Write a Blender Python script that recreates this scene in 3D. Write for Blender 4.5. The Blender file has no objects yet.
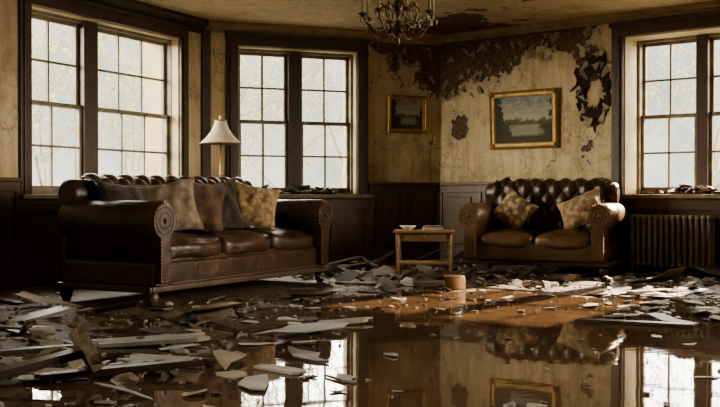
import bpy, bmesh, math, random
from mathutils import Vector, Matrix, noise as mnoise
from math import sin, cos, pi, radians, sqrt
R = random.Random(7)
scene = bpy.context.scene

# ------------------------------------------------------------------ materials
class NT:
    def __init__(s, name):
        s.m = bpy.data.materials.new(name); s.m.use_nodes = True
        s.t = s.m.node_tree; s.t.nodes.clear()
        s.out = s.t.nodes.new('ShaderNodeOutputMaterial')
        s.b = s.t.nodes.new('ShaderNodeBsdfPrincipled')
        s.t.links.new(s.b.outputs[0], s.out.inputs[0])
    def n(s, typ, **kw):
        nd = s.t.nodes.new(typ)
        for k, v in kw.items(): setattr(nd, k, v)
        return nd
    def set(s, sock, v):
        if isinstance(v, bpy.types.NodeSocket): s.t.links.new(v, sock)
        elif v is not None:
            if sock.type == 'RGBA' and len(v) == 3: v = (*v, 1)
            sock.default_value = v
    def pos(s): return s.n('ShaderNodeNewGeometry').outputs['Position']
    def obj(s): return s.n('ShaderNodeTexCoord').outputs['Object']
    def noise(s, vec, scale, detail=6, rough=.6, dist=0):
        nd = s.n('ShaderNodeTexNoise'); s.set(nd.inputs['Vector'], vec)
        nd.inputs['Scale'].default_value = scale; nd.inputs['Detail'].default_value = detail
        nd.inputs['Roughness'].default_value = rough; nd.inputs['Distortion'].default_value = dist
        return nd.outputs['Fac']
    def scale(s, vec, sc, loc=(0, 0, 0), rot=(0, 0, 0)):
        nd = s.n('ShaderNodeMapping'); s.set(nd.inputs['Vector'], vec)
        nd.inputs['Scale'].default_value = sc; nd.inputs['Location'].default_value = loc
        nd.inputs['Rotation'].default_value = rot
        return nd.outputs[0]
    def rng(s, v, a, b, c=0, d=1, smooth=False):
        nd = s.n('ShaderNodeMapRange'); s.set(nd.inputs[0], v)
        if smooth: nd.interpolation_type = 'SMOOTHSTEP'
        for i, x in enumerate((a, b, c, d)): nd.inputs[i+1].default_value = x
        return nd.outputs[0]
    def math(s, op, a, b=None, c=None):
        nd = s.n('ShaderNodeMath', operation=op); s.set(nd.inputs[0], a)
        if b is not None: s.set(nd.inputs[1], b)
        if c is not None: s.set(nd.inputs[2], c)
        return nd.outputs[0]
    def mix(s, f, a, b, blend='MIX'):
        nd = s.n('ShaderNodeMix', data_type='RGBA', blend_type=blend)
        s.set(nd.inputs[0], f); s.set(nd.inputs[6], a); s.set(nd.inputs[7], b)
        return nd.outputs[2]
    def sep(s, v):
        nd = s.n('ShaderNodeSeparateXYZ'); s.set(nd.inputs[0], v); return nd.outputs
    def dist(s, v, p):
        nd = s.n('ShaderNodeVectorMath', operation='DISTANCE'); s.set(nd.inputs[0], v)
        nd.inputs[1].default_value = p; return nd.outputs['Value']
    def bump(s, h, strength=.3, dist=.01):
        nd = s.n('ShaderNodeBump'); s.set(nd.inputs['Height'], h)
        nd.inputs['Strength'].default_value = strength; nd.inputs['Distance'].default_value = dist
        s.t.links.new(nd.outputs[0], s.b.inputs['Normal']); return nd
    def fin(s, color=None, rough=None, **kw):
        s.set(s.b.inputs['Base Color'], color); s.set(s.b.inputs['Roughness'], rough)
        for k, v in kw.items(): s.set(s.b.inputs[k], v)
        return s.m

def simple(name, c1, c2, scale=6, rough=.6, bump=.2, bscale=40, bd=.004, local=True, stretch=None, r2=None, **kw):
    t = NT(name); v = t.obj() if local else t.pos()
    if stretch: v = t.scale(v, stretch)
    f = t.rng(t.noise(v, scale, 8, .65), .3, .7)
    col = t.mix(f, c1, c2)
    t.bump(t.noise(v, bscale, 6), bump, bd)
    rr = rough if r2 is None else t.rng(f, 0, 1, rough, r2)
    return t.fin(col, rr, **kw)

def wall_mat(name, amount, blobs, base1, base2, stain=.6):
    t = NT(name); p = t.pos()
    big = t.noise(p, 1.1, 8, .65, .4); med = t.noise(p, 4.5, 8, .7); fine = t.noise(p, 22, 5, .7)
    z = t.sep(p)[2]
    val = t.math('ADD', t.math('MULTIPLY', big, .55), t.math('MULTIPLY', med, .45))
    val = t.math('ADD', val, t.rng(z, 2.25, 2.75, 0, .10, True))
    for c, r, k in blobs:
        val = t.math('ADD', val, t.rng(t.dist(p, c), 0, r, k, 0, True))
    streak = t.noise(t.scale(p, (5, 5, .5)), 2.2, 7, .7)
    col = t.mix(t.rng(med, .3, .7), base1, base2)
    col = t.mix(t.math('MULTIPLY', t.rng(streak, .45, .75), stain), col, (.22, .14, .065))
    col = t.mix(t.math('MULTIPLY', t.rng(t.noise(p, 2.3, 9, .75), .50, .70), stain), col, (.16, .10, .05))
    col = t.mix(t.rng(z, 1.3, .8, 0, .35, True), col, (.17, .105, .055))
    crk = t.n('ShaderNodeTexVoronoi', feature='DISTANCE_TO_EDGE'); crk.inputs['Scale'].default_value = 1.7
    wv = t.n('ShaderNodeVectorMath', operation='ADD'); t.set(wv.inputs[0], p)
    nz = t.n('ShaderNodeTexNoise'); t.set(nz.inputs['Vector'], p); nz.inputs['Scale'].default_value = 3; nz.inputs['Detail'].default_value = 6
    sc = t.n('ShaderNodeVectorMath', operation='SCALE'); t.set(sc.inputs[0], nz.outputs['Color']); sc.inputs['Scale'].default_value = .7
    t.set(wv.inputs[1], sc.outputs[0]); t.set(crk.inputs['Vector'], wv.outputs[0])
    ck = t.rng(crk.outputs['Distance'], .0, .012, 1, 0)
    ck = t.math('MULTIPLY', ck, t.rng(big, .45, .55))
    col = t.mix(t.math('MULTIPLY', ck, .7), col, (.07, .045, .025))
    T = amount
    edge = t.rng(val, T-.035, T-.03)
    m = t.rng(val, T, T+.006)
    col = t.mix(edge, col, (.52, .45, .33))
    under = t.mix(t.rng(fine, .35, .65), (.05, .028, .015), (.20, .125, .07))
    col = t.mix(m, col, under)
    h = t.math('SUBTRACT', t.math('MULTIPLY', fine, .15), t.math('ADD', t.math('MULTIPLY', m, .8), t.math('MULTIPLY', edge, .3)))
    t.bump(h, .8, .02)
    return t.fin(col, .8)

M = {}
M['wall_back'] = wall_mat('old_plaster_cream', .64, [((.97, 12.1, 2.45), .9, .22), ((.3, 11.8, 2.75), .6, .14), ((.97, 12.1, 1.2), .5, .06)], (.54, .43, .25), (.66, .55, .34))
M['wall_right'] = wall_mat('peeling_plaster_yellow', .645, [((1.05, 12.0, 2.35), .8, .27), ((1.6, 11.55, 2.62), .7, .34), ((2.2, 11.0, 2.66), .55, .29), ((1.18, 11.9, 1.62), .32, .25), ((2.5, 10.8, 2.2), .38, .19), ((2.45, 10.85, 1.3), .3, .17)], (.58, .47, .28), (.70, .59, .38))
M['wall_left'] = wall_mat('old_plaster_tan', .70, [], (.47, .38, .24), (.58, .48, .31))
M['ceil'] = wall_mat('ceiling_plaster', .69, [((1.0, 11.5, 2.7), 1.6, .16), ((2.0, 8.5, 2.7), 1.0, .08)], (.50, .41, .27), (.62, .52, .36), .4)
M['reveal'] = simple('window_reveal_paint', (.38, .31, .20), (.55, .47, .33), 5, .7, local=False)
M['dwood'] = simple('dark_varnished_wood', (.035, .019, .010), (.09, .05, .028), 5, .45, .3, 30, .004, False, (6, 6, .6))
M['wains'] = simple('wainscot_wood', (.050, .024, .012), (.12, .062, .033), 4, .42, .3, 30, .004, False, (5, 5, .7))
M['sash'] = simple('weathered_sash_paint', (.13, .11, .08), (.32, .28, .21), 8, .6, .3, 40, .003, False)
M['sill'] = simple('dusty_sill', (.14, .10, .06), (.30, .23, .14), 7, .6, .3, 40, .003, False)
M['crown'] = simple('crown_plaster', (.22, .16, .095), (.40, .31, .20), 5, .8, .3, 30, .004, False)

def leather(name, c1, c2, c3, rough=.3):
    t = NT(name); v = t.obj()
    f = t.rng(t.noise(v, 3.5, 8, .65), .35, .65)
    col = t.mix(f, c1, c2)
    worn = t.rng(t.noise(v, 9, 10, .75), .53, .70)
    col = t.mix(t.math('MULTIPLY', worn, .6), col, c3)
    sp = t.rng(t.noise(v, 60, 3, .6), .64, .69)
    z = t.n('ShaderNodeNewGeometry').outputs['Normal']
    up = t.rng(t.sep(z)[2], .4, .9)
    col = t.mix(t.math('MULTIPLY', sp, t.rng(up, 0, 1, .08, .6)), col, (.32, .27, .2))
    w = t.noise(v, 7, 8, .65, 1.2)
    t.bump(t.math('ADD', w, t.math('MULTIPLY', t.noise(v, 120, 2), .08)), .55, .014)
    return t.fin(col, t.rng(worn, 0, 1, rough, rough+.22))
M['leather'] = leather('worn_brown_leather', (.026, .0135, .0075), (.062, .032, .017), (.14, .084, .046), .28)
M['leather2'] = leather('worn_tan_leather', (.064, .034, .016), (.135, .075, .037), (.25, .165, .095), .33)
M['leather_dk'] = leather('dark_tufted_leather', (.030, .016, .009), (.065, .034, .018), (.13, .08, .042), .33)
M['brass'] = simple('aged_brass', (.18, .11, .04), (.35, .23, .09), 20, .4, Metallic=1.0)
M['iron'] = simple('tarnished_bronze', (.08, .052, .026), (.24, .155, .08), 20, .35, Metallic=.7)
def fabric(name, c1, c2, pat=14, thr=.5):
    t = NT(name); v = t.obj()
    vo = t.n('ShaderNodeTexVoronoi'); t.set(vo.inputs['Vector'], v); vo.inputs['Scale'].default_value = pat
    f = t.rng(vo.outputs['Distance'], thr-.12, thr+.08)
    g = t.noise(v, 5, 6, .6)
    col = t.mix(f, c1, c2); col = t.mix(t.rng(g, .45, .85), col, (c1[0]*.45, c1[1]*.45, c1[2]*.45))
    t.bump(t.math('ADD', t.noise(v, 150, 2), t.math('MULTIPLY', t.noise(v, 5, 4, .6, 1.), 4)), .6, .012)
    return t.fin(col, .85, **{'Sheen Weight': .3})
M['f_brown'] = fabric('brown_velvet_fabric', (.13, .062, .028), (.075, .036, .017))
M['f_tan'] = fabric('tan_damask_fabric', (.44, .32, .17), (.25, .165, .08), 18)
M['f_grey'] = fabric('taupe_fabric', (.27, .20, .135), (.17, .12, .08), 16)
M['f_dark'] = fabric('dark_brown_fabric', (.045, .024, .013), (.03, .016, .009))
M['f_gold'] = fabric('gold_damask_fabric', (.46, .34, .18), (.18, .11, .055), 16)
M['twood'] = simple('worn_table_wood', (.17, .09, .042), (.34, .21, .105), 4, .5, .3, 40, .003, True, (1, 6, 6))
M['stump'] = simple('pale_cut_wood', (.36, .21, .09), (.52, .34, .17), 6, .6, .3, 40, .003)
M['shade'] = simple('lampshade_linen', (.48, .43, .34), (.62, .57, .46), 6, .85)
M['gilt'] = simple('gilded_frame_wood', (.22, .125, .035), (.46, .30, .10), 20, .45, .6, 60, .006, Metallic=.3)
M['rad'] = simple('radiator_paint', (.20, .17, .125), (.36, .32, .24), 8, .5)
M['chip'] = simple('plaster_chip', (.18, .15, .11), (.40, .35, .265), 3, .8, .4, 40, .004, False)
M['chip2'] = simple('paper_scrap', (.15, .135, .11), (.32, .295, .245), 3, .55, .3, 20, .004, False)
M['chipd'] = simple('dark_rubble', (.03, .021, .014), (.10, .07, .045), 5, .45, .5, 40, .004, False)
M['plank'] = simple('splintered_plank_wood', (.08, .055, .035), (.21, .155, .10), 5, .55, .5, 30, .005, True, (.8, 8, 8))
M['plankd'] = simple('wet_plank_wood', (.03, .02, .012), (.09, .06, .038), 5, .28, .5, 30, .005, True, (.8, 8, 8))
M['ceramic'] = simple('chipped_ceramic', (.55, .52, .45), (.68, .65, .57), 8, .35)
M['candle'] = simple('candle_sleeve', (.45, .38, .25), (.6, .52, .36), 8, .6)
M['crystal'] = simple('dusty_crystal', (.45, .42, .36), (.6, .57, .5), 8, .15)
M['bark'] = simple('haze_paled_bark', (.25, .25, .21), (.34, .34, .28), 4, .9)  # bark lightened so its colour carries the outdoor haze
M['leaf'] = simple('haze_paled_leaves', (.28, .29, .17), (.38, .36, .22), 4, .9, local=False)  # leaf colour kept pale, haze painted in as well
M['ground'] = simple('light_bounce_ground', (.38, .35, .27), (.50, .46, .36), 1, .9, local=False)  # unseen ground, kept pale to bounce light up through the windows

def floor_mat():
    t = NT('wet_wooden_floor'); p = t.pos()
    n1 = t.noise(p, .9, 7, .6, .3); n2 = t.noise(p, 6, 8, .7); n3 = t.noise(p, 35, 5, .7)
    d = t.dist(t.scale(p, (1, .62, 0)), (1.15, 3.35, 0))
    d2 = t.dist(t.scale(p, (1, .7, 0)), (-1.2, 3.3, 0))
    w = t.math('ADD', t.rng(d, .9, 2.8, .65, -.33), t.rng(d2, .2, 1.9, .55, 0))
    w = t.math('ADD', w, t.math('MULTIPLY', t.math('SUBTRACT', n1, .5), 1.6))
    w = t.math('ADD', w, t.math('MULTIPLY', t.math('SUBTRACT', n2, .5), .6))
    wet = t.rng(w, .0, .12, 0, 1, True)
    dry = t.mix(t.rng(n2, .35, .65), (.065, .042, .025), (.18, .13, .085))
    dry = t.mix(t.rng(n3, .55, .7), dry, (.30, .24, .17))
    dry = t.mix(t.rng(n3, .42, .3), dry, (.025, .016, .01))
    wc = t.mix(t.rng(n2, .35, .7), (.060, .036, .020), (.115, .072, .042))
    silt = t.rng(t.noise(p, 2.6, 9, .75), .55, .7)
    wc = t.mix(t.math('MULTIPLY', silt, .6), wc, (.17, .125, .085))
    col = t.mix(wet, dry, wc)
    rough = t.math('ADD', t.rng(wet, 0, 1, .5, .025), t.math('MULTIPLY', silt, .06))
    hd = t.math('MULTIPLY', t.math('ADD', n3, n2), t.math('SUBTRACT', 1.0, wet))
    rip = t.math('MULTIPLY', t.noise(p, 3.2, 3, .5), .08)
    t.bump(t.math('ADD', hd, rip), .5, .02)
    return t.fin(col, rough, IOR=1.4)
M['floor'] = floor_mat()

def paint_mat(name, w, h):
    t = NT(name); o = t.obj(); s = t.sep(o)
    zn = t.rng(s[2], -h/2, h/2); xn = t.rng(s[0], -w/2, w/2)
    nz = t.noise(o, 9, 8, .7)
    sky = t.mix(t.rng(zn, .45, 1), (.46, .40, .26), (.13, .18, .20))
    sky = t.mix(t.rng(t.noise(t.scale(o, (1, 1, 3)), 8, 6), .45, .65), sky, (.38, .36, .29))
    hill = t.math('ADD', zn, t.math('MULTIPLY', t.math('SUBTRACT', nz, .5), .5))
    col = t.mix(t.rng(hill, .52, .48), sky, (.10, .11, .06))
    col = t.mix(t.rng(hill, .42, .36), col, (.06, .05, .025))
    lk = t.math('ADD', t.math('ABSOLUTE', t.math('SUBTRACT', xn, .55)), t.math('MULTIPLY', t.math('SUBTRACT', nz, .5), .5))
    lake = t.math('MULTIPLY', t.math('MULTIPLY', t.rng(zn, .40, .36), t.rng(zn, .1, .16)), t.rng(lk, .30, .22))
    col = t.mix(lake, col, (.26, .26, .21))
    tree = t.math('ADD', t.rng(t.math('ABSOLUTE', t.math('SUBTRACT', xn, .56)), .28, .6), t.math('MULTIPLY', t.math('SUBTRACT', nz, .5), 2.2))
    col = t.mix(t.rng(tree, .5, .62), col, (.035, .038, .018))
    return t.fin(col, .75)

# ------------------------------------------------------------------ mesh builder
class MB:
    def __init__(s): s.V, s.F, s.MI, s.S, s.mats, s.T = [], [], [], [], [], Matrix()
    def raw(s, vs, fs, mat, smooth=True):
        if mat not in s.mats: s.mats.append(mat)
        mi = s.mats.index(mat); o = len(s.V)
        s.V += [tuple(s.T @ Vector(v)) for v in vs]
        for f in fs: s.F.append([i+o for i in f]); s.MI.append(mi); s.S.append(smooth)
    def box(s, c, sz, mat, rot=None, bev=0):
        bm = bmesh.new(); bmesh.ops.create_cube(bm, size=1)
        for v in bm.verts: v.co = Vector((v.co.x*sz[0], v.co.y*sz[1], v.co.z*sz[2]))
        if bev: bmesh.ops.bevel(bm, geom=bm.edges[:], offset=bev, segments=2, affect='EDGES', profile=.6)
        mt = Matrix.Translation(c) @ (rot if rot else Matrix())
        bm.verts.index_update()
        s.raw([mt @ v.co for v in bm.verts], [[v.index for v in f.verts] for f in bm.faces], mat, False)
        bm.free()
    def bx(s, x0, x1, y0, y1, z0, z1, mat, bev=0):
        s.box(((x0+x1)/2, (y0+y1)/2, (z0+z1)/2), (abs(x1-x0), abs(y1-y0), abs(z1-z0)), mat, None, bev)
    def rbox(s, c, sz, r, mat, puff=0, rot=None, wob=0, n=12):
        bm = bmesh.new(); bmesh.ops.create_cube(bm, size=2)
        bmesh.ops.subdivide_edges(bm, edges=bm.edges[:], cuts=n, use_grid_fill=True)
        h = Vector(sz)/2; sd = R.random()*50
        vs = []
        mt = Matrix.Translation(c) @ (rot if rot else Matrix())
        for v in bm.verts:
            q = Vector([math.copysign(abs(a)**.6, a) for a in v.co])
            w = Vector((q.x*h.x, q.y*h.y, q.z*h.z))
            inn = Vector([max(-(h[i]-r), min(h[i]-r, w[i])) for i in range(3)])
            d = w-inn
            if d.length > 1e-6: w = inn+d.normalized()*r
            w.z += math.copysign(1, q.z)*puff*(1-q.x**2)*(1-q.y**2)*(1 if q.z > 0 else .2)*abs(q.z)
            w.y += math.copysign(1, q.y)*puff*.6*(1-q.x**2)*(1-q.z**2)*abs(q.y)
            if wob: w += mnoise.noise_vector(w*5+Vector((sd, 0, 0)))*wob
            vs.append(mt @ w)
        bm.verts.index_update()
        s.raw(vs, [[v.index for v in f.verts] for f in bm.faces], mat, True); bm.free()
    def tube(s, pts, rad, mat, seg=10, cap=True):
        pts = [Vector(p) for p in pts]; n = len(pts)
        if not hasattr(rad, '__len__'): rad = [rad]*n
        vs, fs = [], []; up = None
        for i, p in enumerate(pts):
            t = (pts[min(i+1, n-1)]-pts[max(i-1, 0)]).normalized()
            if up is None: up = t.orthogonal().normalized()
            up = (up - t*up.dot(t)).normalized(); b = t.cross(up)
            for k in range(seg):
                a = 2*pi*k/seg; vs.append(p+(up*cos(a)+b*sin(a))*rad[i])
        for i in range(n-1):
            for k in range(seg):
                k2 = (k+1) % seg; fs.append([i*seg+k, i*seg+k2, (i+1)*seg+k2, (i+1)*seg+k])
        if cap: fs.append(list(range(seg))[::-1]); fs.append([(n-1)*seg+k for k in range(seg)])
        s.raw(vs, fs, mat, True)
    def lathe(s, prof, c, mat, seg=20, flat=False):
        vs, fs = [], []; c = Vector(c)
        for r, z in prof:
            for k in range(seg): a = 2*pi*k/seg; vs.append(c+Vector((r*cos(a), r*sin(a), z)))
        for i in range(len(prof)-1):
            for k in range(seg): k2 = (k+1) % seg; fs.append([i*seg+k, i*seg+k2, (i+1)*seg+k2, (i+1)*seg+k])
        s.raw(vs, fs, mat, not flat)
    def ball(s, c, r, mat, seg=8):
        s.lathe([(r*sin(pi*i/6)+1e-5, -r*cos(pi*i/6)) for i in range(7)], c, mat, seg)
    def prism(s, poly, a0, a1, mp, mat, ins=.012, smooth=True):
        """poly = [(u,v)], extruded from a0 to a1; mp(u,v,a)->xyz"""
        n = len(poly); cu = sum(p[0] for p in poly)/n; cv = sum(p[1] for p in poly)/n
        vs, fs = [], []
        sg = 1 if a1 > a0 else -1
        for a, k in ((a0, ins), (a0+sg*ins, 0), (a1-sg*ins, 0), (a1, ins)):
            for u, v in poly:
                d = sqrt((u-cu)**2+(v-cv)**2)+1e-9; f = 1-k/d
                vs.append(mp(cu+(u-cu)*f, cv+(v-cv)*f, a))
        for i in range(3):
            for k in range(n): k2 = (k+1) % n; fs.append([i*n+k, i*n+k2, (i+1)*n+k2, (i+1)*n+k])
        s.raw(vs, fs, mat, smooth)
        s.raw([vs[k] for k in range(n)], [list(range(n))], mat, False)
        s.raw([vs[3*n+k] for k in range(n)], [list(range(n))], mat, False)
    def pillow(s, c, w, h, t, mat, rot, n=20):
        sd = R.random()*40; vs, fs = [], []; mt = Matrix.Translation(c) @ rot
        for side in (-1, 1):
            for i in range(n+1):
                for j in range(n+1):
                    u = -1+2*i/n; v = -1+2*j/n
                    th = t/2*((1-u*u)*(1-v*v)+1e-6)**.42
                    x = w/2*u*(1-.12*(1-v*v)); z = h/2*v*(1-.12*(1-u*u))
                    wr = mnoise.noise(Vector((u*2.2+sd, v*2.2, side)))*.03
                    wr += .010*sin(8*(u+v*.4)+sd)*(1-abs(v))
                    if th > .01: th += wr*min(1, th/.04)
                    vs.append(mt @ Vector((x, side*max(th, 0.002), z)))
        m = (n+1)**2
        for side in (0, 1):
            for i in range(n):
                for j in range(n):
                    a = side*m+i*(n+1)+j; f = [a, a+1, a+n+2, a+n+1]; fs.append(f if side == 0 else f[::-1])
        s.raw(vs, fs, mat, True)
        ed = [(-1+2*i/n, -1) for i in range(n)]+[(1, -1+2*i/n) for i in range(n)]+[(1-2*i/n, 1) for i in range(n)]+[(-1, 1-2*i/n) for i in range(n+1)]
        s.tube([mt @ Vector((w/2*u*(1-.12*(1-v*v)), 0, h/2*v*(1-.12*(1-u*u)))) for u, v in ed], .007, mat, 6, False)
    def obj(s, name, mw=None):
        me = bpy.data.meshes.new(name); me.from_pydata(s.V, [], s.F)
        for m in s.mats: me.materials.append(m)
        me.polygons.foreach_set('material_index', s.MI); me.polygons.foreach_set('use_smooth', s.S)
        bm = bmesh.new(); bm.from_mesh(me); bmesh.ops.recalc_face_normals(bm, faces=bm.faces[:]); bm.to_mesh(me); bm.free()
        me.update()
        ob = bpy.data.objects.new(name, me); scene.collection.objects.link(ob)
        if mw is not None: ob.matrix_world = mw
        return ob

def RX(a): return Matrix.Rotation(radians(a), 4, 'X')
def RY(a): return Matrix.Rotation(radians(a), 4, 'Y')
def RZ(a): return Matrix.Rotation(radians(a), 4, 'Z')
def TR(x, y, z=0): return Matrix.Translation((x, y, z))

# ------------------------------------------------------------------ room shell
CH = 2.72
P1 = Vector((-1.75, 11.05)); P2 = Vector((.97, 12.1))
dl = Vector((1.15, 2.3)).normalized(); PL = P1-dl*4.0
dr = Vector((.766, -.643)); PR = P2+dr*4.6
Y0 = -1.6
def frame(a, b):
    d = (b-a).normalized()      # local x along wall, local y = outward
    n = Vector((-d.y, d.x))
    return Matrix(((d.x, n.x, 0, a.x), (d.y, n.y, 0, a.y), (0, 0, 1, 0), (0, 0, 0, 1))), (b-a).length
TH = .45
def wall(name, a, b, mat, opens=()):
    Fm, L = frame(a, b); mb = MB()
    def q(x0, x1, z0, z1):
        mb.bx(x0, x1, 0, TH, z0, z1, mat)
    x = 0
    for o in opens:
        q(x, o[0], 0, CH); q(o[0], o[1], 0, o[2]); q(o[0], o[1], o[3], CH); x = o[1]
    q(x, L, 0, CH)
    mb.obj(name, Fm)
    return Fm, L
def wains(name, Fm, segs):
    """segs: (x0,x1,ztop,npanels)"""
    mb = MB(); m = M['wains']
    for x0, x1, zt, n in segs:
        mb.bx(x0, x1, -.02, 0, 0, zt, m)
        mb.bx(x0, x1, -.045, -.02, 0, .16, m, .006); mb.bx(x0, x1, -.055, -.02, .0, .03, m, .004)
        mb.bx(x0, x1, -.035, -.02, zt-.12, zt-.03, m, .004)
        if zt > .85:
            mb.bx(x0, x1, -.065, 0, zt-.035, zt, m, .008)
        w = (x1-x0)/n
        for i in range(n+1):
            c = x0+w*i; mb.bx(max(x0, c-.05), min(x1, c+.05), -.036, -.02, .16, zt-.12, m, .003)
        for i in range(n):
            a0 = x0+w*i+.09; a1 = x0+w*(i+1)-.09
            if a1-a0 > .05: mb.bx(a0, a1, -.034, -.02, .21, zt-.17, m, .01)
    mb.obj(name, Fm)
def window(name, Fm, x0, x1, z0, z1, units, rec, trim=.13):
    """units: list of (xa,xb,cols)"""
    mb = MB(); d = M['dwood']; s = M['sash']; rv = M['reveal']
    e = .012
    mb.bx(x0, x0+e, 0, TH, z0, z1, rv); mb.bx(x1-e, x1, 0, TH, z0, z1, rv); mb.bx(x0, x1, 0, TH, z1-e, z1, rv)
    mb.bx(x0, x1, 0, TH, z0, z0+e, M['sill'])
    mb.bx(x0-trim-.03, x1+trim+.03, -.09, .02, z0-.035, z0+.005, M['sill'], .006)
    for a, b in ((x0-trim, x0), (x1, x1+trim)):
        mb.bx(a, b, -.035, 0, z0, z1+.02, d, .006); mb.bx(a+.03, b-.03, -.05, -.03, z0, z1, d, .006)
    mb.bx(x0-trim, x1+trim, -.035, 0, z1, z1+trim, d, .006)
    mb.bx(x0-trim-.02, x1+trim+.02, -.06, 0, z1+trim-.03, z1+trim+.015, d, .008)
    y = rec
    us = sorted(units)
    prev = x0
    for xa, xb, c in us:
        if xa-prev > .005: mb.bx(prev, xa, y-.05, y+.08, z0, z1, d if prev != x0 else s, .005)
        prev = xb
    if x1-prev > .005: mb.bx(prev, x1, y-.05, y+.08, z0, z1, s, .005)
    zm = (z0+z1)/2
    for xa, xb, c in us:
        mb.bx(xa, xb, y-.03, y+.08, z1-.04, z1, s, .004); mb.bx(xa, xb, y-.03, y+.08, z0, z0+.045, s, .004)
        for zz0, zz1, yy in ((z0+.04, zm+.02, y), (zm-.02, z1-.035, y+.04)):
            t = .035
            mb.bx(xa, xa+t, yy-.018, yy+.018, zz0, zz1, s, .003); mb.bx(xb-t, xb, yy-.018, yy+.018, zz0, zz1, s, .003)
            mb.bx(xa, xb, yy-.018, yy+.018, zz0, zz0+.045, s, .003); mb.bx(xa, xb, yy-.018, yy+.018, zz1-.04, zz1, s, .003)
            for i in range(1, c):
                xc = xa+t+(xb-xa-2*t)*i/c; mb.bx(xc-.010, xc+.010, yy-.012, yy+.012, zz0, zz1, s)
            zc = (zz0+zz1)/2; mb.bx(xa, xb, yy-.012, yy+.012, zc-.010, zc+.010, s)
    mb.obj(name, Fm)
    ld = bpy.data.lights.new(name+'_portal', 'AREA'); ld.shape = 'RECTANGLE'; ld.size = x1-x0; ld.size_y = z1-z0
    ld.cycles.is_portal = True
    lo = bpy.data.objects.new(name+'_portal', ld); scene.collection.objects.link(lo)
    lo.matrix_world = Fm @ TR((x0+x1)/2, TH+.02, (z0+z1)/2) @ RX(-90)

ZS, ZT = .80, 2.47
LL = 4.0
lw = (LL-2.56, LL-.41)
FL, _ = wall('wall_left', PL, P1, M['wall_left'], [(lw[0], lw[1], ZS, ZT)])
window('window_1', FL, lw[0], lw[1], ZS, ZT, [(LL-2.54, LL-1.765, 2), (LL-1.57, LL-.43, 3)], .14)
wains('wainscot_left', FL, [(0, lw[0]-.14, .95, 2), (lw[0]-.14, lw[1]+.14, ZS-.035, 3), (lw[1]+.14, LL, .95, 1)])  # wainscot panelling along the left wall
FB, LB = wall('wall_back', P1, P2, M['wall_back'], [(.41, 1.84, ZS, ZT)])
window('window_2', FB, .41, 1.84, ZS, ZT, [(.45, 1.04, 2), (1.19, 1.80, 2)], .16)
wains('wainscot_back', FB, [(0, .27, .95, 1), (.27, 1.98, ZS-.035, 3), (1.98, LB, .95, 2)])  # wainscot panelling of the back wall
FR_, LR = wall('wall_right', P2, PR, M['wall_right'], [(2.376, 3.82, ZS, ZT)])
window('window_3', FR_, 2.376, 3.82, ZS, ZT, [(2.42, 3.04, 2), (3.16, 3.78, 2)], .34)
wains('wainscot_right', FR_, [(0, 2.23, .95, 4), (2.23, 3.96, ZS-.035, 3), (3.96, LR, .95, 1)])  # wainscot panelling of the right wall
QL = Vector((PL.x, Y0)); QR = Vector((PR.x, Y0))
FS, LS = wall('wall_west', QL, PL, M['wall_left'], [(3.2, 5.4, ZS, ZT)])
window('unseen_window_4', FS, 3.2, 5.4, ZS, ZT, [(3.24, 4.22, 3), (4.38, 5.36, 3)], .16)  # unseen window, added to let more light into the room
FE, LE = wall('wall_east', PR, QR, M['wall_left'], [(1.0, 3.4, ZS, ZT), (4.4, 6.8, ZS, ZT)])
window('unseen_window_5', FE, 1.0, 3.4, ZS, ZT, [(1.04, 2.12, 3), (2.28, 3.36, 3)], .16)  # unseen window, put in for the side light on the sofas
window('unseen_window_6', FE, 4.4, 6.8, ZS, ZT, [(4.44, 5.52, 3), (5.68, 6.76, 3)], .16)  # second unseen east window, added for more side light
wall('wall_front', QR, QL, M['wall_left'])
for nm, Fm, L in (('baseboard_west', FS, LS), ('baseboard_east', FE, LE)):
    mb = MB(); mb.bx(0, L, -.03, 0, 0, .16, M['wains'], .005); mb.obj(nm, Fm)

def poly_slab(name, z0, z1, mat, grow=0.):
    pts = [QL+Vector((-grow, -grow)), QR+Vector((grow, -grow)), PR+Vector((grow, grow*.4)), P2+Vector((grow*.3, grow)), P1+Vector((-grow*.7, grow*.7)), PL+Vector((-grow, grow*.3))]
    vs = [(p.x, p.y, z0) for p in pts]+[(p.x, p.y, z1) for p in pts]; n = 6
    mb = MB(); mb.raw(vs, [list(range(n))[::-1], list(range(n, 2*n))]+[[i, (i+1) % n, n+(i+1) % n, n+i] for i in range(n)], mat, False)
    return mb.obj(name)
poly_slab('floor', -.2, 0, M['floor'], .3)
poly_slab('ceiling', CH, CH+.2, M['ceil'], .5)

def crown(name, Fm, L, mat, big=1.0):
    mb = MB()
    prof = [(0, 0), (0, -.13*big), (-.02, -.13*big), (-.03, -.10*big), (-.05, -.085*big), (-.085*big, -.05*big), (-.10*big, -.03*big), (-.10*big, 0)]
    mb.prism(prof, -.0, L, lambda u, v, a: (a, u, CH+v), mat, ins=.0001, smooth=False)
    mb.obj(name, Fm)
crown('trim_1', FL, LL, M['dwood'], 1.1)
crown('trim_2', FB, LB, M['crown'], .9)
crown('trim_3', FR_, LR, M['crown'], .7)
mb = MB(); mb.bx(.0, .10, -.03, 0, .95, CH, M['dwood'], .005); mb.obj('trim_4', FB)

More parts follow.
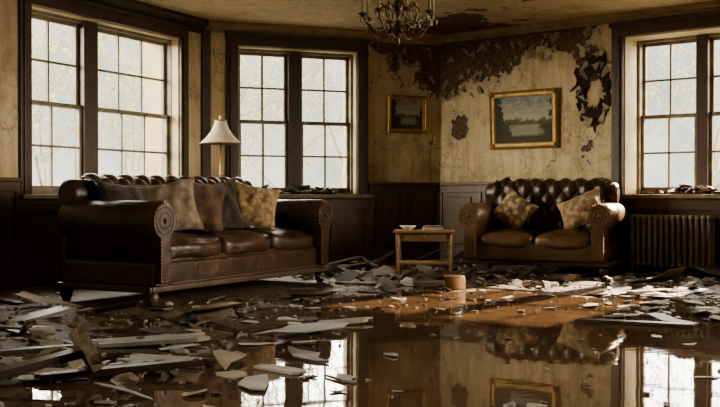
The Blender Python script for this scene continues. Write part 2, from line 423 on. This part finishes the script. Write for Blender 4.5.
# wall hole with hanging plaster flaps
mb = MB()
cs, cz = 2.03, 1.90
N = 60
lath = simple('exposed_dark_lath', (.014, .009, .006), (.06, .036, .018), 12, .9, .6, 60, .01, False, (1, 1, 5))
outer, inner = [], []
for i in range(N):
    a = 2*pi*i/N
    j = 1+.36*mnoise.noise(Vector((cos(a)*2.5, sin(a)*2.5, 3)))+R.uniform(-.18, .18)
    outer.append((.21*cos(a)*j+.03*sin(2*a), .39*sin(a)*j))
    k = j*(.58+R.uniform(-.16, .1))*(1 if -1.9 < a-pi < 1.3 else .70)
    inner.append((.21*cos(a)*k+.035, .39*sin(a)*k+.01))
vs = [FR_ @ Vector((cs+u, -.006, cz+v)) for u, v in outer]+[FR_ @ Vector((cs+u, -.006, cz+v)) for u, v in inner]
mb.raw(vs, [[i, (i+1) % N, N+(i+1) % N, N+i] for i in range(N)], lath, False)
def flake(mb, Fm, s, z, w, h, ang, curl, mat):
    n = 6; vs = []; fs = []
    for i in range(n):
        t = i/(n-1)
        ww = w*(1-.75*t)*(1+R.uniform(-.2, .2))
        off = .006+curl*t*t
        for sx in (-.5, .5):
            x = sx*ww; y = -h*t
            xr = x*cos(ang)-y*sin(ang); yr = x*sin(ang)+y*cos(ang)
            vs.append(Fm @ Vector((s+xr, -off, z+yr)))
    for i in range(n-1): fs.append([2*i, 2*i+1, 2*i+3, 2*i+2])
    mb.raw(vs, fs, mat, True)
for i in range(26):
    a = 2*pi*i/26+R.uniform(-.1, .1); k = R.uniform(.85, 1.05)
    flake(mb, FR_, cs+.20*cos(a)*k, cz+.38*sin(a)*k, R.uniform(.04, .10), R.uniform(.06, .14), R.uniform(-1, 1)+(0 if sin(a) > 0 else pi), R.uniform(.01, .05), R.choice([M['chip'], lath, lath]))
for i in range(46):
    s = R.uniform(.1, 2.1); z = 2.62-abs(R.gauss(0, .16))
    if s < .6: z = R.uniform(2.0, 2.6)
    flake(mb, FR_, s, z, R.uniform(.03, .09), R.uniform(.05, .13), R.uniform(-.9, .9), R.uniform(.01, .05), R.choice([M['chip'], M['crown'], M['crown']]))
for i in range(20):
    flake(mb, FB, R.uniform(2.2, 2.85), R.uniform(2.1, 2.6), R.uniform(.03, .08), R.uniform(.05, .12), R.uniform(-.9, .9), R.uniform(.01, .05), R.choice([M['chip'], M['crown']]))
mb.obj('peeling_plaster')

# ------------------------------------------------------------------ sofas
def arc_profile(cx, cz, r, xi, xo, z0, n=22):
    a0 = -math.acos((xi-cx)/r); a1 = 2*pi-math.acos((xo-cx)/r)
    pts = [(xi, z0)]
    for i in range(n+1):
        a = a0+(a1-a0)*i/n; pts.append((cx+r*cos(a), cz+r*sin(a)))
    pts.append((xo, z0)); return pts

def sofa(name, mw, W, D, AH, SH, BH, nc, body, cush, backm, pitch=.16, r=.125, wood=None):
    mb = MB(); hw = W/2; hd = D/2; z0 = .13
    wood = wood or M['dwood']
    xin = -hw+r+.08; xout = -hw+r*.62
    for sg in (-1, 1):
        cx = -hw+r; pr = arc_profile(cx, AH-r, r, xin, xout, z0)
        if sg == 1: pr = [(-u, v) for u, v in pr]
        mb.prism(pr, -hd, hd-.08, lambda u, v, a: (u, a, v), body, .02)
        n = len(pr); cu = sum(p[0] for p in pr)/n; cv = sum(p[1] for p in pr)/n
        f = [(cu+(u-cu)*.86, z0+.03+(v-z0)*.93) for u, v in pr]
        mb.prism(f, -hd-.014, -hd+.01, lambda u, v, a: (u, a, v), body, .008)
        for i in range(len(f)-1):
            a, b = Vector(f[i]), Vector(f[i+1]); L = (b-a).length; k = max(1, int(L/.024))
            for q in range(k):
                p = a.lerp(b, q/k); mb.ball((p.x, -hd-.014, p.y), .0065, M['brass'], 6)
        cxx = sg*(hw-r)
        for rr in (r*.68, r*.4):
            mb.tube([(cxx+rr*cos(2*pi*i/20), -hd-.013, AH-r+rr*sin(2*pi*i/20)) for i in range(21)], .006, body, 6, False)
        mb.ball((cxx, -hd-.014, AH-r), .02, body)
    rb = .11; cy = hd-rb+.01
    prb = arc_profile(-cy, BH-rb, rb, -hd+.185, -hd+.05, z0)
    prb = [(-u, v) for u, v in prb]
    mb.prism(prb, -hw+.09, hw-.09, lambda u, v, a: (a, u, v), backm, .03)
    nx, nz = int(W*58), 44; x0, x1 = xin-.01, -xin+.01; zz0 = SH-.04; vs = []; fs = []
    Lz = BH-.06-zz0
    for i in range(nx+1):
        for j in range(nz+1):
            x = x0+(x1-x0)*i/nx; v = j/nz
            a = x/pitch+v*2.5; b = x/pitch-v*2.5
            hgt = (abs(sin(pi*a))*abs(sin(pi*b)))**.45
            if v < .82: y = hd-.21-.05; z = zz0+Lz*v/.82
            else:
                q = (v-.82)/.18*pi*.55; y = hd-.26+.09*(1-cos(q)); z = zz0+Lz+.075*sin(q)
            y += .06*(v-.4)
            nrm = Vector((0, -1, 0)) if v < .82 else Vector((0, -cos(min(q, pi/2)), sin(min(q, pi/2))))
            vs.append(Vector((x, y, z))+nrm*(.04*hgt-.005))
    for i in range(nx):
        for j in range(nz):
            a = i*(nz+1)+j; fs.append([a, a+1, a+nz+2, a+nz+1])
    mb.raw(vs, fs, backm, True)
    for i in range(-8, 9):
        for j in range(0, 6):
            v = j/5*1.0; x = pitch*(i+(0 if j % 2 == 0 else .5))
            if abs(x) < hw-.22 and 0.1 < v < .82: mb.ball((x, hd-.262+.06*(v-.4), zz0+Lz*v/.82), .012, body, 8)
    for i in range(int((W-.3)/.03)):
        mb.ball((-hw+.15+i*.03, hd-.045, BH-.2), .0065, M['brass'], 6)
    mb.rbox((0, -.02, .225), (W-.16, D-.10, .19), .03, body, 0)
    mb.bx(xin, -xin, -hd+.05, hd-.2, .28, SH-.13, body, .01)
    mb.bx(-hw+.04, hw-.04, -hd+.01, -hd+.07, .10, .145, wood, .012)
    mb.bx(-hw+.06, hw-.06, -hd-.002, -hd+.05, .15, .165, wood, .004)
    for sg in (-1, 1): mb.bx(sg*(hw-.05)-.03, sg*(hw-.05)+.03, -hd+.02, hd-.06, .10, .145, wood, .012)
    for i in range(int((W-.44)/.028)):
        mb.ball((-hw+.22+i*.028, -hd+.028, .30), .006, M['brass'], 6)
    cw = (2*abs(xin))/nc
    for i in range(nc):
        x = xin+cw*(i+.5)
        mb.rbox((x, -.09, SH-.085), (cw-.006, D-.26, .165), .06, cush, .05, RY(R.uniform(-1.5, 1.5)), .022)
    for sx in (-1, 1):
        for sy in (-1, 1):
            mb.lathe([(.001, 0), (.028, 0), (.032, .012), (.045, .04), (.05, .065), (.042, .09), (.03, .10), (.03, .12)], (sx*(hw-.1), sy*(hd-.07)-(.02 if sy > 0 else 0), 0), wood, 14)
    return mb

e1 = Vector((cos(radians(61.1)), sin(radians(61.1)))); n1 = Vector((-e1.y, e1.x))
W1, D1 = 2.52, 1.0
c1 = Vector((-1.31, 8.30))+e1*.08+n1*.04
S1 = TR(c1.x, c1.y) @ RZ(61.1)
sofa('leather_sofa', S1, W1, D1, .76, .475, .92, 3, M['leather'], M['leather'], M['leather'], .19, .145).obj('leather_sofa', S1)
def tpillow(mw, x, y, sh, w, h, t, mat, tilt=-18, yaw=0, roll=0, name='throw_pillow'):
    mb = MB(); mb.pillow((0, 0, 0), w, h, t, mat, Matrix())
    a = radians(abs(roll)); hh = (h/2*cos(a)+w/2*sin(a))*cos(radians(tilt))
    return mb.obj(name, mw @ TR(x, y, sh+hh*.95) @ RZ(yaw) @ RX(tilt) @ RY(roll))
tpillow(S1, -.90, .05, .48, .44, .43, .20, M['f_dark'], -20, -20, 6)
tpillow(S1, -.58, -.10, .48, .47, .43, .24, M['f_grey'], -18, -44, -9)
tpillow(S1, -.18, -.06, .48, .48, .44, .24, M['f_brown'], -18, -40, 9)
tpillow(S1, .18, .02, .48, .45, .44, .22, M['f_dark'], -16, -34, -7)
tpillow(S1, .56, -.11, .48, .44, .41, .23, M['f_tan'], -20, -42, 12)

ang = -math.degrees(math.atan2(.42, .906))
FRp = Vector((2.42, 9.56)); W2 = 1.58; D2 = .86
ex = Vector((cos(radians(ang)), sin(radians(ang)))); ey = Vector((-ex.y, ex.x))
c2 = FRp-ex*W2/2+ey*D2/2
S2 = TR(c2.x, c2.y) @ RZ(ang)
sofa('tufted_loveseat', S2, W2, D2, .72, .41, .93, 2, M['leather2'], M['leather2'], M['leather_dk'], .16, .13).obj('tufted_loveseat', S2)
tpillow(S2, -.30, -.04, .42, .37, .36, .14, M['f_gold'], -25, 5, 35)
tpillow(S2, .40, -.03, .42, .46, .38, .17, M['f_tan'], -30, -12, -26)

# ------------------------------------------------------------------ side table
mb = MB(); m = M['twood']
mb.box((0, 0, .44), (.60, .42, .025), m, None, .006)
mb.bx(-.26, .26, -.175, -.155, .345, .43, m, .003); mb.bx(-.26, .26, .155, .175, .345, .43, m, .003)
mb.bx(-.27, -.25, -.17, .17, .345, .43, m, .003); mb.bx(.25, .27, -.17, .17, .345, .43, m, .003)
mb.bx(-.2, .2, -.182, -.172, .36, .42, m, .003); mb.ball((0, -.19, .39), .013, M['brass'])
for sx in (-1, 1):
    for sy in (-1, 1):
        mb.tube([(sx*.255, sy*.165, z) for z in (0, .15, .34, .43)], [.016, .021, .026, .026], m, 4)
mb.box((0, 0, .13), (.50, .32, .02), m, None, .004)
T1 = TR(.64, 9.93) @ RZ(-6)
mb.obj('side_table', T1)
mb = MB()
mb.lathe([(.001, 0), (.03, 0), (.033, .006), (.07, .03), (.085, .045), (.08, .045), (.05, .02), (.001, .012)], (0, 0, 0), M['ceramic'], 20)
mb.obj('ceramic_bowl', T1 @ TR(-.16, -.05, .4525))
mb = MB(); mb.box((0, 0, .012), (.18, .12, .024), M['chip2'], None, .003); mb.box((.005, .003, .034), (.16, .11, .018), M['f_brown'], RZ(12), .003)
mb.obj('stack_of_books', T1 @ TR(.08, .05, .4525) @ RZ(20))

# ------------------------------------------------------------------ floor lamp
mb = MB()
mb.lathe([(.001, 0), (.15, 0), (.15, .012), (.11, .025), (.04, .04), (.02, .07), (.014, .1)], (0, 0, 0), M['brass'], 24)
mb.tube([(0, 0, z) for z in (.05, .5, .52, .54, 1.0, 1.02, 1.04, 1.36)], [.011, .011, .02, .011, .011, .018, .010, .010], M['brass'], 10)
mb.lathe([(.012, 1.56), (.02, 1.57), (.012, 1.585), (.018, 1.6), (.001, 1.62)], (0, 0, 0), M['brass'], 10)
shp = []
for i in range(13):
    t = i/12; rr = .06+.155*(t**1.8); shp.append((rr, 1.56-.235*t))
shp2 = shp+[(r-.004, z) for r, z in shp[::-1]]
mb.lathe(shp2, (0, 0, 0), M['shade'], 32)
for k in (0, 12): mb.tube([(shp[k][0]*cos(2*pi*i/32), shp[k][0]*sin(2*pi*i/32), shp[k][1]) for i in range(33)], .005, M['f_tan'], 6, False)
for i in range(3): a = 2*pi*i/3; mb.tube([(0, 0, 1.55), (.06*cos(a), .06*sin(a), 1.557)], .003, M['brass'], 6)
mb.tube([(0, 0, 1.36), (0, 0, 1.57)], .006, M['brass'], 8)
mb.ball((0, 0, 1.44), .032, M['ceramic'], 12)
mb.obj('floor_lamp', TR(-1.42, 10.2))

# ------------------------------------------------------------------ chandelier
mb = MB(); I = M['iron']
z0 = 1.92
mb.lathe([(.001, 0), (.012, .01), (.018, .03), (.008, .05), (.02, .065), (.05, .09), (.06, .115), (.04, .14), (.018, .16), (.014, .22), (.03, .25), (.045, .29), (.03, .33), (.013, .36), (.01, .42), (.02, .44), (.001, .46)], (0, 0, z0), I, 16)
NA = 8
for k in range(NA):
    a = 2*pi*k/NA+.2; ca, sa = cos(a), sin(a); pts = []
    for i in range(15):
        t = i/14; rr = .04+.23*t; zz = z0+.13-.065*sin(pi*t*1.15)+.10*max(0, t-.55)
        pts.append((rr*ca, rr*sa, zz))
    mb.tube(pts, [.010-.003*i/14 for i in range(15)], I, 8)
    e = Vector(pts[-1])
    mb.tube([(.06*ca, .06*sa, z0+.27), (.13*ca, .13*sa, z0+.31), (.18*ca, .18*sa, z0+.25), (.15*ca, .15*sa, z0+.19), (.12*ca, .12*sa, z0+.21)], .006, I, 6)
    mb.lathe([(.001, 0), (.012, .002), (.03, .018), (.036, .026), (.012, .022), (.012, .035)], e, I, 12)
    mb.tube([e+Vector((0, 0, .03)), e+Vector((0, 0, .115))], .011, M['candle'], 10)
    mb.lathe([(.006, .115), (.012, .13), (.010, .145), (.001, .165)], e, M['crystal'], 8)
    for q in range(3):
        mb.lathe([(.001, -.062), (.009, -.045), (.005, -.022), (.001, -.02)], e+Vector((.028*cos(q*2.1), .028*sin(q*2.1), .02)), M['crystal'], 6)
        mb.tube([e+Vector((.028*cos(q*2.1), .028*sin(q*2.1), .02)), e+Vector((.028*cos(q*2.1), .028*sin(q*2.1), -.0))], .0015, I, 4)
    a2 = a+2*pi/NA
    sw = [Vector((ca*.27*(1-t)+cos(a2)*.27*t, sa*.27*(1-t)+sin(a2)*.27*t, e.z+.01-.07*sin(pi*t))) for t in [i/10 for i in range(11)]]
    for p in sw: mb.ball(p, .0065, M['crystal'], 6)
    sw = [Vector((ca*(.04+.22*t), sa*(.04+.22*t), z0+.30-.13*t-.05*sin(pi*t))) for t in [i/9 for i in range(10)]]
    for p in sw: mb.ball(p, .006, M['crystal'], 6)
zt = z0+.46
while zt < CH-.04:
    o = (int(zt*100) % 2)*pi/2
    mb.tube([(.012*cos(t)*cos(o), .012*cos(t)*sin(o), zt+.02+.022*sin(t)) for t in [2*pi*i/10 for i in range(11)]], .003, I, 5, False)
    zt += .033
mb.lathe([(.012, -.06), (.03, -.045), (.06, -.02), (.065, 0)], (0, 0, CH), I, 16)
mb.obj('chandelier', TR(.285, 7.5))

# ------------------------------------------------------------------ paintings
def painting(name, Fm, s, z, w, h, fw):
    mb = MB(); g = M['gilt']; pm = paint_mat(name+'_canvas', w-2*fw, h-2*fw)
    mb.bx(-w/2+fw*.8, w/2-fw*.8, -.012, .0, -h/2+fw*.8, h/2-fw*.8, pm)
    prof = [(0, 0), (0, .022), (.2, .034), (.35, .022), (.7, .02), (.85, .012), (1, .010), (1, 0)]
    vs, fs = [], []
    n = len(prof)
    for cxs, czs in ((-1, -1), (1, -1), (1, 1), (-1, 1)):
        for u, d in prof: vs.append((cxs*(w/2-fw*u), -d-.0, czs*(h/2-fw*u)))
    for k in range(4):
        for i in range(n-1):
            k2 = (k+1) % 4; fs.append([k*n+i, k*n+i+1, k2*n+i+1, k2*n+i])
    mb.raw(vs, fs, g, False)
    for cxs, czs in ((-1, -1), (1, -1), (1, 1), (-1, 1)):
        mb.ball((cxs*(w/2-fw*.45), -.02, czs*(h/2-fw*.45)), fw*.3, g)
    mb.obj(name, Fm @ TR(s, -.02, z) @ RX(2))
painting('framed_landscape_painting', FB, 2.465, 1.76, .50, .44, .06)
painting('framed_landscape_painting.001', FR_, 1.17, 1.655, .88, .66, .085)

# ------------------------------------------------------------------ radiator
mb = MB(); m = M['rad']; nn = 14
for i in range(nn):
    x = -.4+.8*i/(nn-1)
    for y in (-.045, .045):
        mb.tube([(x, y, z) for z in (.10, .13, .55, .58)], [.016, .021, .021, .016], m, 8)
    mb.rbox((x, 0, .575), (.05, .14, .05), .02, m, n=4); mb.rbox((x, 0, .10), (.05, .14, .05), .02, m, n=4)
mb.tube([(-.42, 0, .57), (.42, 0, .57)], .014, m); mb.tube([(-.42, 0, .10), (.42, 0, .10)], .014, m)
for x in (-.4, .4):
    for y in (-.045, .045): mb.tube([(x, y, 0), (x, y, .09)], [.02, .012], m, 8)
mb.tube([(.42, 0, .10), (.5, 0, .10), (.5, 0, 0)], .012, m)
mb.lathe([(.012, 0), (.022, .01), (.022, .03), (.008, .04)], (.5, 0, .10), M['brass'], 10)
mb.obj('cast_iron_radiator', FR_ @ TR(2.97, -.17))

# ------------------------------------------------------------------ debris
def shard(mb, x, y, z, sz, th, mat, tilt=8, k=None, elong=1.):
    n = k or R.randint(5, 10); base = [(2*pi*i/n+R.uniform(-.25, .25)) for i in range(n)]
    rr = [sz*R.uniform(.45, 1.15) for _ in range(n)]
    rot = RZ(R.uniform(0, 360)) @ RX(R.uniform(-tilt, tilt)) @ RY(R.uniform(-tilt, tilt))
    cu = R.uniform(-.25, .35)/max(sz, .02)
    top = [rot @ Vector((r*cos(a)*elong, r*sin(a), th+cu*(r*cos(a))**2)) for a, r in zip(base, rr)]
    bot = [rot @ Vector((r*cos(a)*elong, r*sin(a), cu*(r*cos(a))**2)) for a, r in zip(base, rr)]
    ct = rot @ Vector((0, 0, th)); cb = rot @ Vector((0, 0, 0))
    mz = min(v.z for v in top+bot+[cb]); o = Vector((x, y, z-mz))
    vs = [v+o for v in bot+top]+[cb+o, ct+o]
    fs = [[i, (i+1) % n, n+(i+1) % n, n+i] for i in range(n)]+[[(i+1) % n, i, 2*n] for i in range(n)]+[[n+i, n+(i+1) % n, 2*n+1] for i in range(n)]
    mb.raw(vs, fs, mat, False)
def clear(x, y):
    for mwi, w, d in ((S1.inverted(), W1, D1), (S2.inverted(), W2, D2)):
        p = mwi @ Vector((x, y, 0))
        if abs(p.x) < w/2+.05 and abs(p.y) < d/2+.05: return False
    p = T1.inverted() @ Vector((x, y, 0))
    if abs(p.x) < .33 and abs(p.y) < .25: return False
    for F in (FL, FB, FR_):
        if (F.inverted() @ Vector((x, y, 0))).y > -.16: return False
    p = FR_.inverted() @ Vector((x, y, 0))
    if 2.4 < p.x < 3.55 and p.y > -.36: return False
    return -3.3 < x < 4.2
mats = [M['chip'], M['chip2'], M['chip2'], M['chipd'], M['plank'], M['plankd'], M['chipd']]
def scatter(name, N, fy, fk, smin, smax, tilt=10, mm=mats, ex=1.6):
    mb = MB(); c = 0; tries = 0
    while c < N and tries < N*6:
        tries += 1
        Y = fy(); k = fk(); X = k*Y
        if not clear(X, Y): continue
        s = smin*(smax/smin)**(R.random()**ex)
        shard(mb, X, Y, 0, s, R.uniform(.002, .010), R.choice(mm), tilt, elong=R.choice([1, 1.3, 2.2]))
        c += 1
    return mb.obj(name)
scatter('plaster_debris', 760, lambda: R.triangular(8.2, 12.0, 9.8), lambda: R.uniform(-.3, .42), .010, .13, 24, ex=2)
scatter('plaster_debris.001', 380, lambda: 3.2+4.8*R.random()**.7, lambda: R.triangular(-.44, .0, -.35), .005, .12, 14, mats, 2.8)
scatter('plaster_debris.002', 80, lambda: R.uniform(3.6, 8), lambda: R.uniform(-.1, .42), .005, .045, 6, [M['chip'], M['chip2'], M['chipd'], M['chipd']], 2)
scatter('plaster_debris.003', 120, lambda: R.uniform(6.2, 8.4), lambda: R.triangular(.2, .45, .42), .012, .12, 8)
scatter('plaster_debris.005', 300, lambda: R.uniform(6.8, 8.6), lambda: R.uniform(-.2, .42), .006, .05, 12, ex=1.8)
scatter('paper_scraps', 16, lambda: R.uniform(4.0, 7.2), lambda: R.uniform(-.38, -.02), .06, .14, 4, [M['chip2']])
def lump(mb, x, y, s, mat):
    bm = bmesh.new(); bmesh.ops.create_icosphere(bm, subdivisions=2, radius=s)
    sd = R.random()*99; rot = RZ(R.uniform(0, 360)) @ RX(R.uniform(-40, 40)); sc = (R.uniform(.8, 1.5), R.uniform(.7, 1.1), R.uniform(.35, .7))
    vs = []
    for v in bm.verts:
        c = v.co*(1+.45*mnoise.noise(v.co/s*1.3+Vector((sd, 0, 0))))
        vs.append(rot @ Vector((c.x*sc[0], c.y*sc[1], c.z*sc[2])))
    mz = min(v.z for v in vs); bm.verts.index_update()
    mb.raw([v+Vector((x, y, -mz)) for v in vs], [[v.index for v in f.verts] for f in bm.faces], mat, False); bm.free()
mb = MB(); c = 0
while c < 200:
    if R.random() < .65: Y = R.uniform(9.3, 11.6); X = R.uniform(-.14, .36)*Y
    else: Y = R.uniform(3.4, 7.6); X = R.triangular(-.42, -.08, -.36)*Y
    if clear(X, Y): lump(mb, X, Y, .012*(4.2**(R.random()**1.7)), R.choice([M['chip'], M['chipd'], M['chipd'], M['chip2'], M['plank']])); c += 1
mb.obj('rubble_lumps')
def plank(x, y, z, L, w, t, yaw, pitch=0, roll=0, mat=None, name='broken_plank'):
    mb = MB(); n = 7
    vs = []
    e0 = [R.uniform(-.04, .07) for _ in range(n)]; e1_ = [R.uniform(-.08, .03) for _ in range(n)]
    for zz in (-t/2, t/2):
        for i in range(n): vs.append((-L/2+e0[i], -w/2+w*i/(n-1), zz))
        for i in range(n): vs.append((L/2+e1_[i], w/2-w*i/(n-1), zz))
    m2 = 2*n
    mb.raw(vs, [list(range(m2))[::-1], list(range(m2, 2*m2))]+[[i, (i+1) % m2, m2+(i+1) % m2, m2+i] for i in range(m2)], mat or M['plank'], False)
    rot = RZ(yaw) @ RY(pitch) @ RX(roll)
    mz = min((rot @ Vector(v)).z for v in vs)
    return mb.obj(name, TR(x, y, z-mz) @ rot)
def sp(px, py): Y = 800/(py-195.); return ((px-360)/1000*Y, Y)
for px, py, L, w, t, yaw, pit, rol, mt in [
    (86, 380, .30, .20, .04, 112, 14, 66, 'plank'), (24, 386, .62, .09, .035, 34, -10, 0, 'plankd'), (150, 345, .58, .17, .02, 12, -2, 2, 'chip2'),
    (165, 364, .42, .15, .018, -20, 0, 3, 'chip2'), (125, 316, .5, .14, .025, -38, -10, 10, 'plankd'), (120, 378, .7, .07, .03, 16, -3, 0, 'plankd'),
    (215, 318, .45, .12, .025, -35, -9, 6, 'plankd'), (348, 324, .30, .12, .012, 15, -3, 3, 'chip'), (282, 372, .26, .08, .012, -40, 0, 3, 'chip2'),
    (335, 270, .7, .07, .02, 35, -10, 0, 'plankd'), (348, 274, .6, .10, .02, -20, -12, 0, 'plank'), (385, 264, .5, .07, .02, 60, -14, 0, 'plank'),
    (430, 283, .5, .08, .02, 10, 0, 0, 'plank'), (360, 285, .4, .1, .02, -15, 0, 3, 'chip'), (15, 330, .5, .1, .02, -10, 0, 0, 'plankd'),
    (640, 325, .7, .09, .02, -22, 0, 0, 'plankd'), (215, 309, .32, .1, .015, 40, -4, 0, 'chip'), (520, 283, .45, .07, .02, -10, 0, 0, 'plank'), (60, 350, .9, .07, .02, 30, 0, 0, 'plankd'),
    (650, 292, .5, .1, .015, 30, 0, 0, 'chip'), (310, 300, .45, .08, .02, -50, -6, 0, 'plank'), (346, 381, .2, .07, .01, -60, 0, 4, 'chipd'),
    (40, 322, .5, .14, .02, 60, -6, 0, 'plankd')]:
    x, y = sp(px, py); plank(x, y, .002, L, w, t, yaw, pit, rol, M[mt])
mb = MB(); mb.lathe([(.001, 0), (.085, 0), (.09, .012), (.087, .03), (.090, .06), (.088, .105), (.084, .115), (.001, .113)], (0, 0, 0), M['stump'], 26)
x, y = sp(455, 289); mb.obj('wood_stump', TR(x, y))
def silldeb(name, Fm, x0, x1, dep, N):
    mb = MB()
    for i in range(N):
        x = R.triangular(x0+.1, x1-.1, (x0+x1)/2+.2); y = R.uniform(.0, dep)
        shard(mb, x, y, ZS+.013+R.choice([0, 0, .01, .02]), R.uniform(.02, .08), R.uniform(.006, .014), R.choice([M['chip'], M['plank'], M['chipd']]), 28, elong=1.6)
    mb.obj(name, Fm)
silldeb('sill_debris', FB, .42, 1.83, .10, 44)
silldeb('sill_debris.001', FR_, 2.4, 3.8, .26, 70)
mb = MB()
for i in range(26): shard(mb, R.uniform(-.5, .62), .36+R.uniform(-.06, .04), .925, R.uniform(.02, .07), .01, R.choice([M['chip'], M['chipd'], M['plank']]), 22, elong=1.5)
mb.obj('plaster_debris.004', S2)
mb = MB(); mb.tube([(2.78+.02*sin(i*.9), -.03-.01*cos(i), 1.6-.09*i) for i in range(12)], .004, M['iron'], 5); mb.obj('dangling_wire', FB)

# ------------------------------------------------------------------ outdoors
def tree(name, x, y, hgt, seed, leaves=900):
    rr = random.Random(seed); mb = MB(); tips = []
    def br(p, d, L, r, dep):
        pts = [p]; q = p.copy(); dd = d.copy(); n = 5
        for i in range(n):
            dd = (dd+Vector((rr.gauss(0, .13), rr.gauss(0, .13), rr.gauss(.03, .08)))).normalized(); q = q+dd*L/n; pts.append(q.copy())
        mb.tube(pts, [r*(1-.5*i/n) for i in range(n+1)], M['bark'], 6 if dep < 2 else 4, False)
        if dep >= 5: tips.append(q); return
        for k in range(2 if dep > 0 else 4):
            nd = (dd*.9+Vector((rr.gauss(0, .5), rr.gauss(0, .5), rr.gauss(.1, .3)))).normalized()
            br(pts[-1] if k < 2 else pts[rr.randint(2, 4)], nd, L*rr.uniform(.6, .85), r*.55, dep+1)
        if dep > 1 and rr.random() < .7:
            nd = (dd*.5+Vector((rr.gauss(0, .6), rr.gauss(0, .6), rr.gauss(0, .4)))).normalized(); br(pts[3], nd, L*.6, r*.4, dep+1)
    br(Vector((0, 0, 0)), Vector((0, 0, 1)), hgt*.3, hgt*.014, 0)
    vs, fs = [], []
    for i in range(leaves):
        t = rr.choice(tips)+Vector((rr.gauss(0, .5), rr.gauss(0, .5), rr.gauss(-.4, .6))); s = rr.uniform(.03, .06)
        a = Vector((rr.gauss(0, 1), rr.gauss(0, 1), rr.gauss(0, 1))).normalized()*s; b = a.orthogonal().normalized()*s*.7
        o = len(vs); vs += [t-a, t+b, t+a, t-b]; fs.append([o, o+1, o+2, o+3])
    mb.raw(vs, fs, M['leaf'], False)
    mb.obj(name, TR(x, y, -.5))
tp = [(-6.5, 17, 6), (-8.5, 19.5, 7), (-4.2, 21, 7), (-2.6, 19.5, 5.5), (-.8, 22, 7), (-5.2, 24, 7), (6.2, 18.5, 6), (8.0, 22, 7), (5.2, 23, 7), (-10, 25, 8), (-1.7, 26, 8), (-7.2, 23.0, 7)]
for i, (x, y, h) in enumerate(tp): tree('bare_tree' if i == 0 else 'bare_tree.%03d' % i, x, y, h, 100+i)
mb = MB()
mb.raw([(-60, -60, -.5), (60, -60, -.5), (60, 60, -.5), (-60, 60, -.5)], [[0, 1, 2, 3]], M['ground'], False); mb.obj('ground')

# ------------------------------------------------------------------ world & lights
w = bpy.data.worlds.new('overcast_sky'); scene.world = w; w.use_nodes = True
nt = w.node_tree; nt.nodes.clear()
out = nt.nodes.new('ShaderNodeOutputWorld'); bg = nt.nodes.new('ShaderNodeBackground')
tc = nt.nodes.new('ShaderNodeTexCoord'); mp = nt.nodes.new('ShaderNodeMapping'); mp.inputs['Scale'].default_value = (1, 1, .7)
nz = nt.nodes.new('ShaderNodeTexNoise'); nz.inputs['Scale'].default_value = 9; nz.inputs['Detail'].default_value = 8; nz.inputs['Roughness'].default_value = .65
cr = nt.nodes.new('ShaderNodeValToRGB'); cr.color_ramp.elements[0].position = .36; cr.color_ramp.elements[0].color = (.58, .60, .50, 1)
cr.color_ramp.elements[1].position = .62; cr.color_ramp.elements[1].color = (1, .98, .88, 1)
L = nt.links.new
L(tc.outputs['Generated'], mp.inputs['Vector']); L(mp.outputs[0], nz.inputs['Vector']); L(nz.outputs['Fac'], cr.inputs[0]); L(cr.outputs[0], bg.inputs[0]); L(bg.outputs[0], out.inputs[0])
bg.inputs['Strength'].default_value = 1.1

def sun(name, d, e, col, ang):
    ld = bpy.data.lights.new(name, 'SUN'); ld.energy = e; ld.color = col; ld.angle = radians(ang)
    o = bpy.data.objects.new(name, ld); scene.collection.objects.link(o)
    o.rotation_euler = Vector(d).to_track_quat('-Z', 'Y').to_euler(); return o
sun('fill_sun_west', (.93, .18, -.10), 15, (1, .90, .72), 50)  # added soft fill sun, brightens the right wall through the left windows
sun('fill_sun_north', (.0, -.9, -.5), 7.0, (1, .95, .84), 60)  # added soft fill sun through the back window
sun('fill_sun_east', (-.9, .25, -.20), 13, (1, .88, .70), 50)  # added soft fill sun, lights the sofa front from the east
ld = bpy.data.lights.new('low_sun', 'SPOT'); ld.energy = 95000; ld.color = (1, .79, .55); ld.spot_size = radians(12); ld.spot_blend = .3; ld.shadow_soft_size = .12
o = bpy.data.objects.new('low_sun', ld); scene.collection.objects.link(o)
tgt = Vector((3.2, 10.4, 1.65)); dd = Vector((-1.85, -2.1, -1.5)).normalized(); o.location = tgt-dd*14
o.rotation_euler = dd.to_track_quat('-Z', 'Y').to_euler()

# ------------------------------------------------------------------ camera
cd = bpy.data.cameras.new('camera'); cd.lens = 50; cd.sensor_width = 36
co = bpy.data.objects.new('camera', cd); scene.collection.objects.link(co)
co.location = (0, 0, .8); co.rotation_euler = (radians(90-.487), 0, 0)
scene.camera = co
scene.view_settings.view_transform = 'AgX'
scene.view_settings.look = 'AgX - Medium High Contrast'
scene.view_settings.exposure = .62
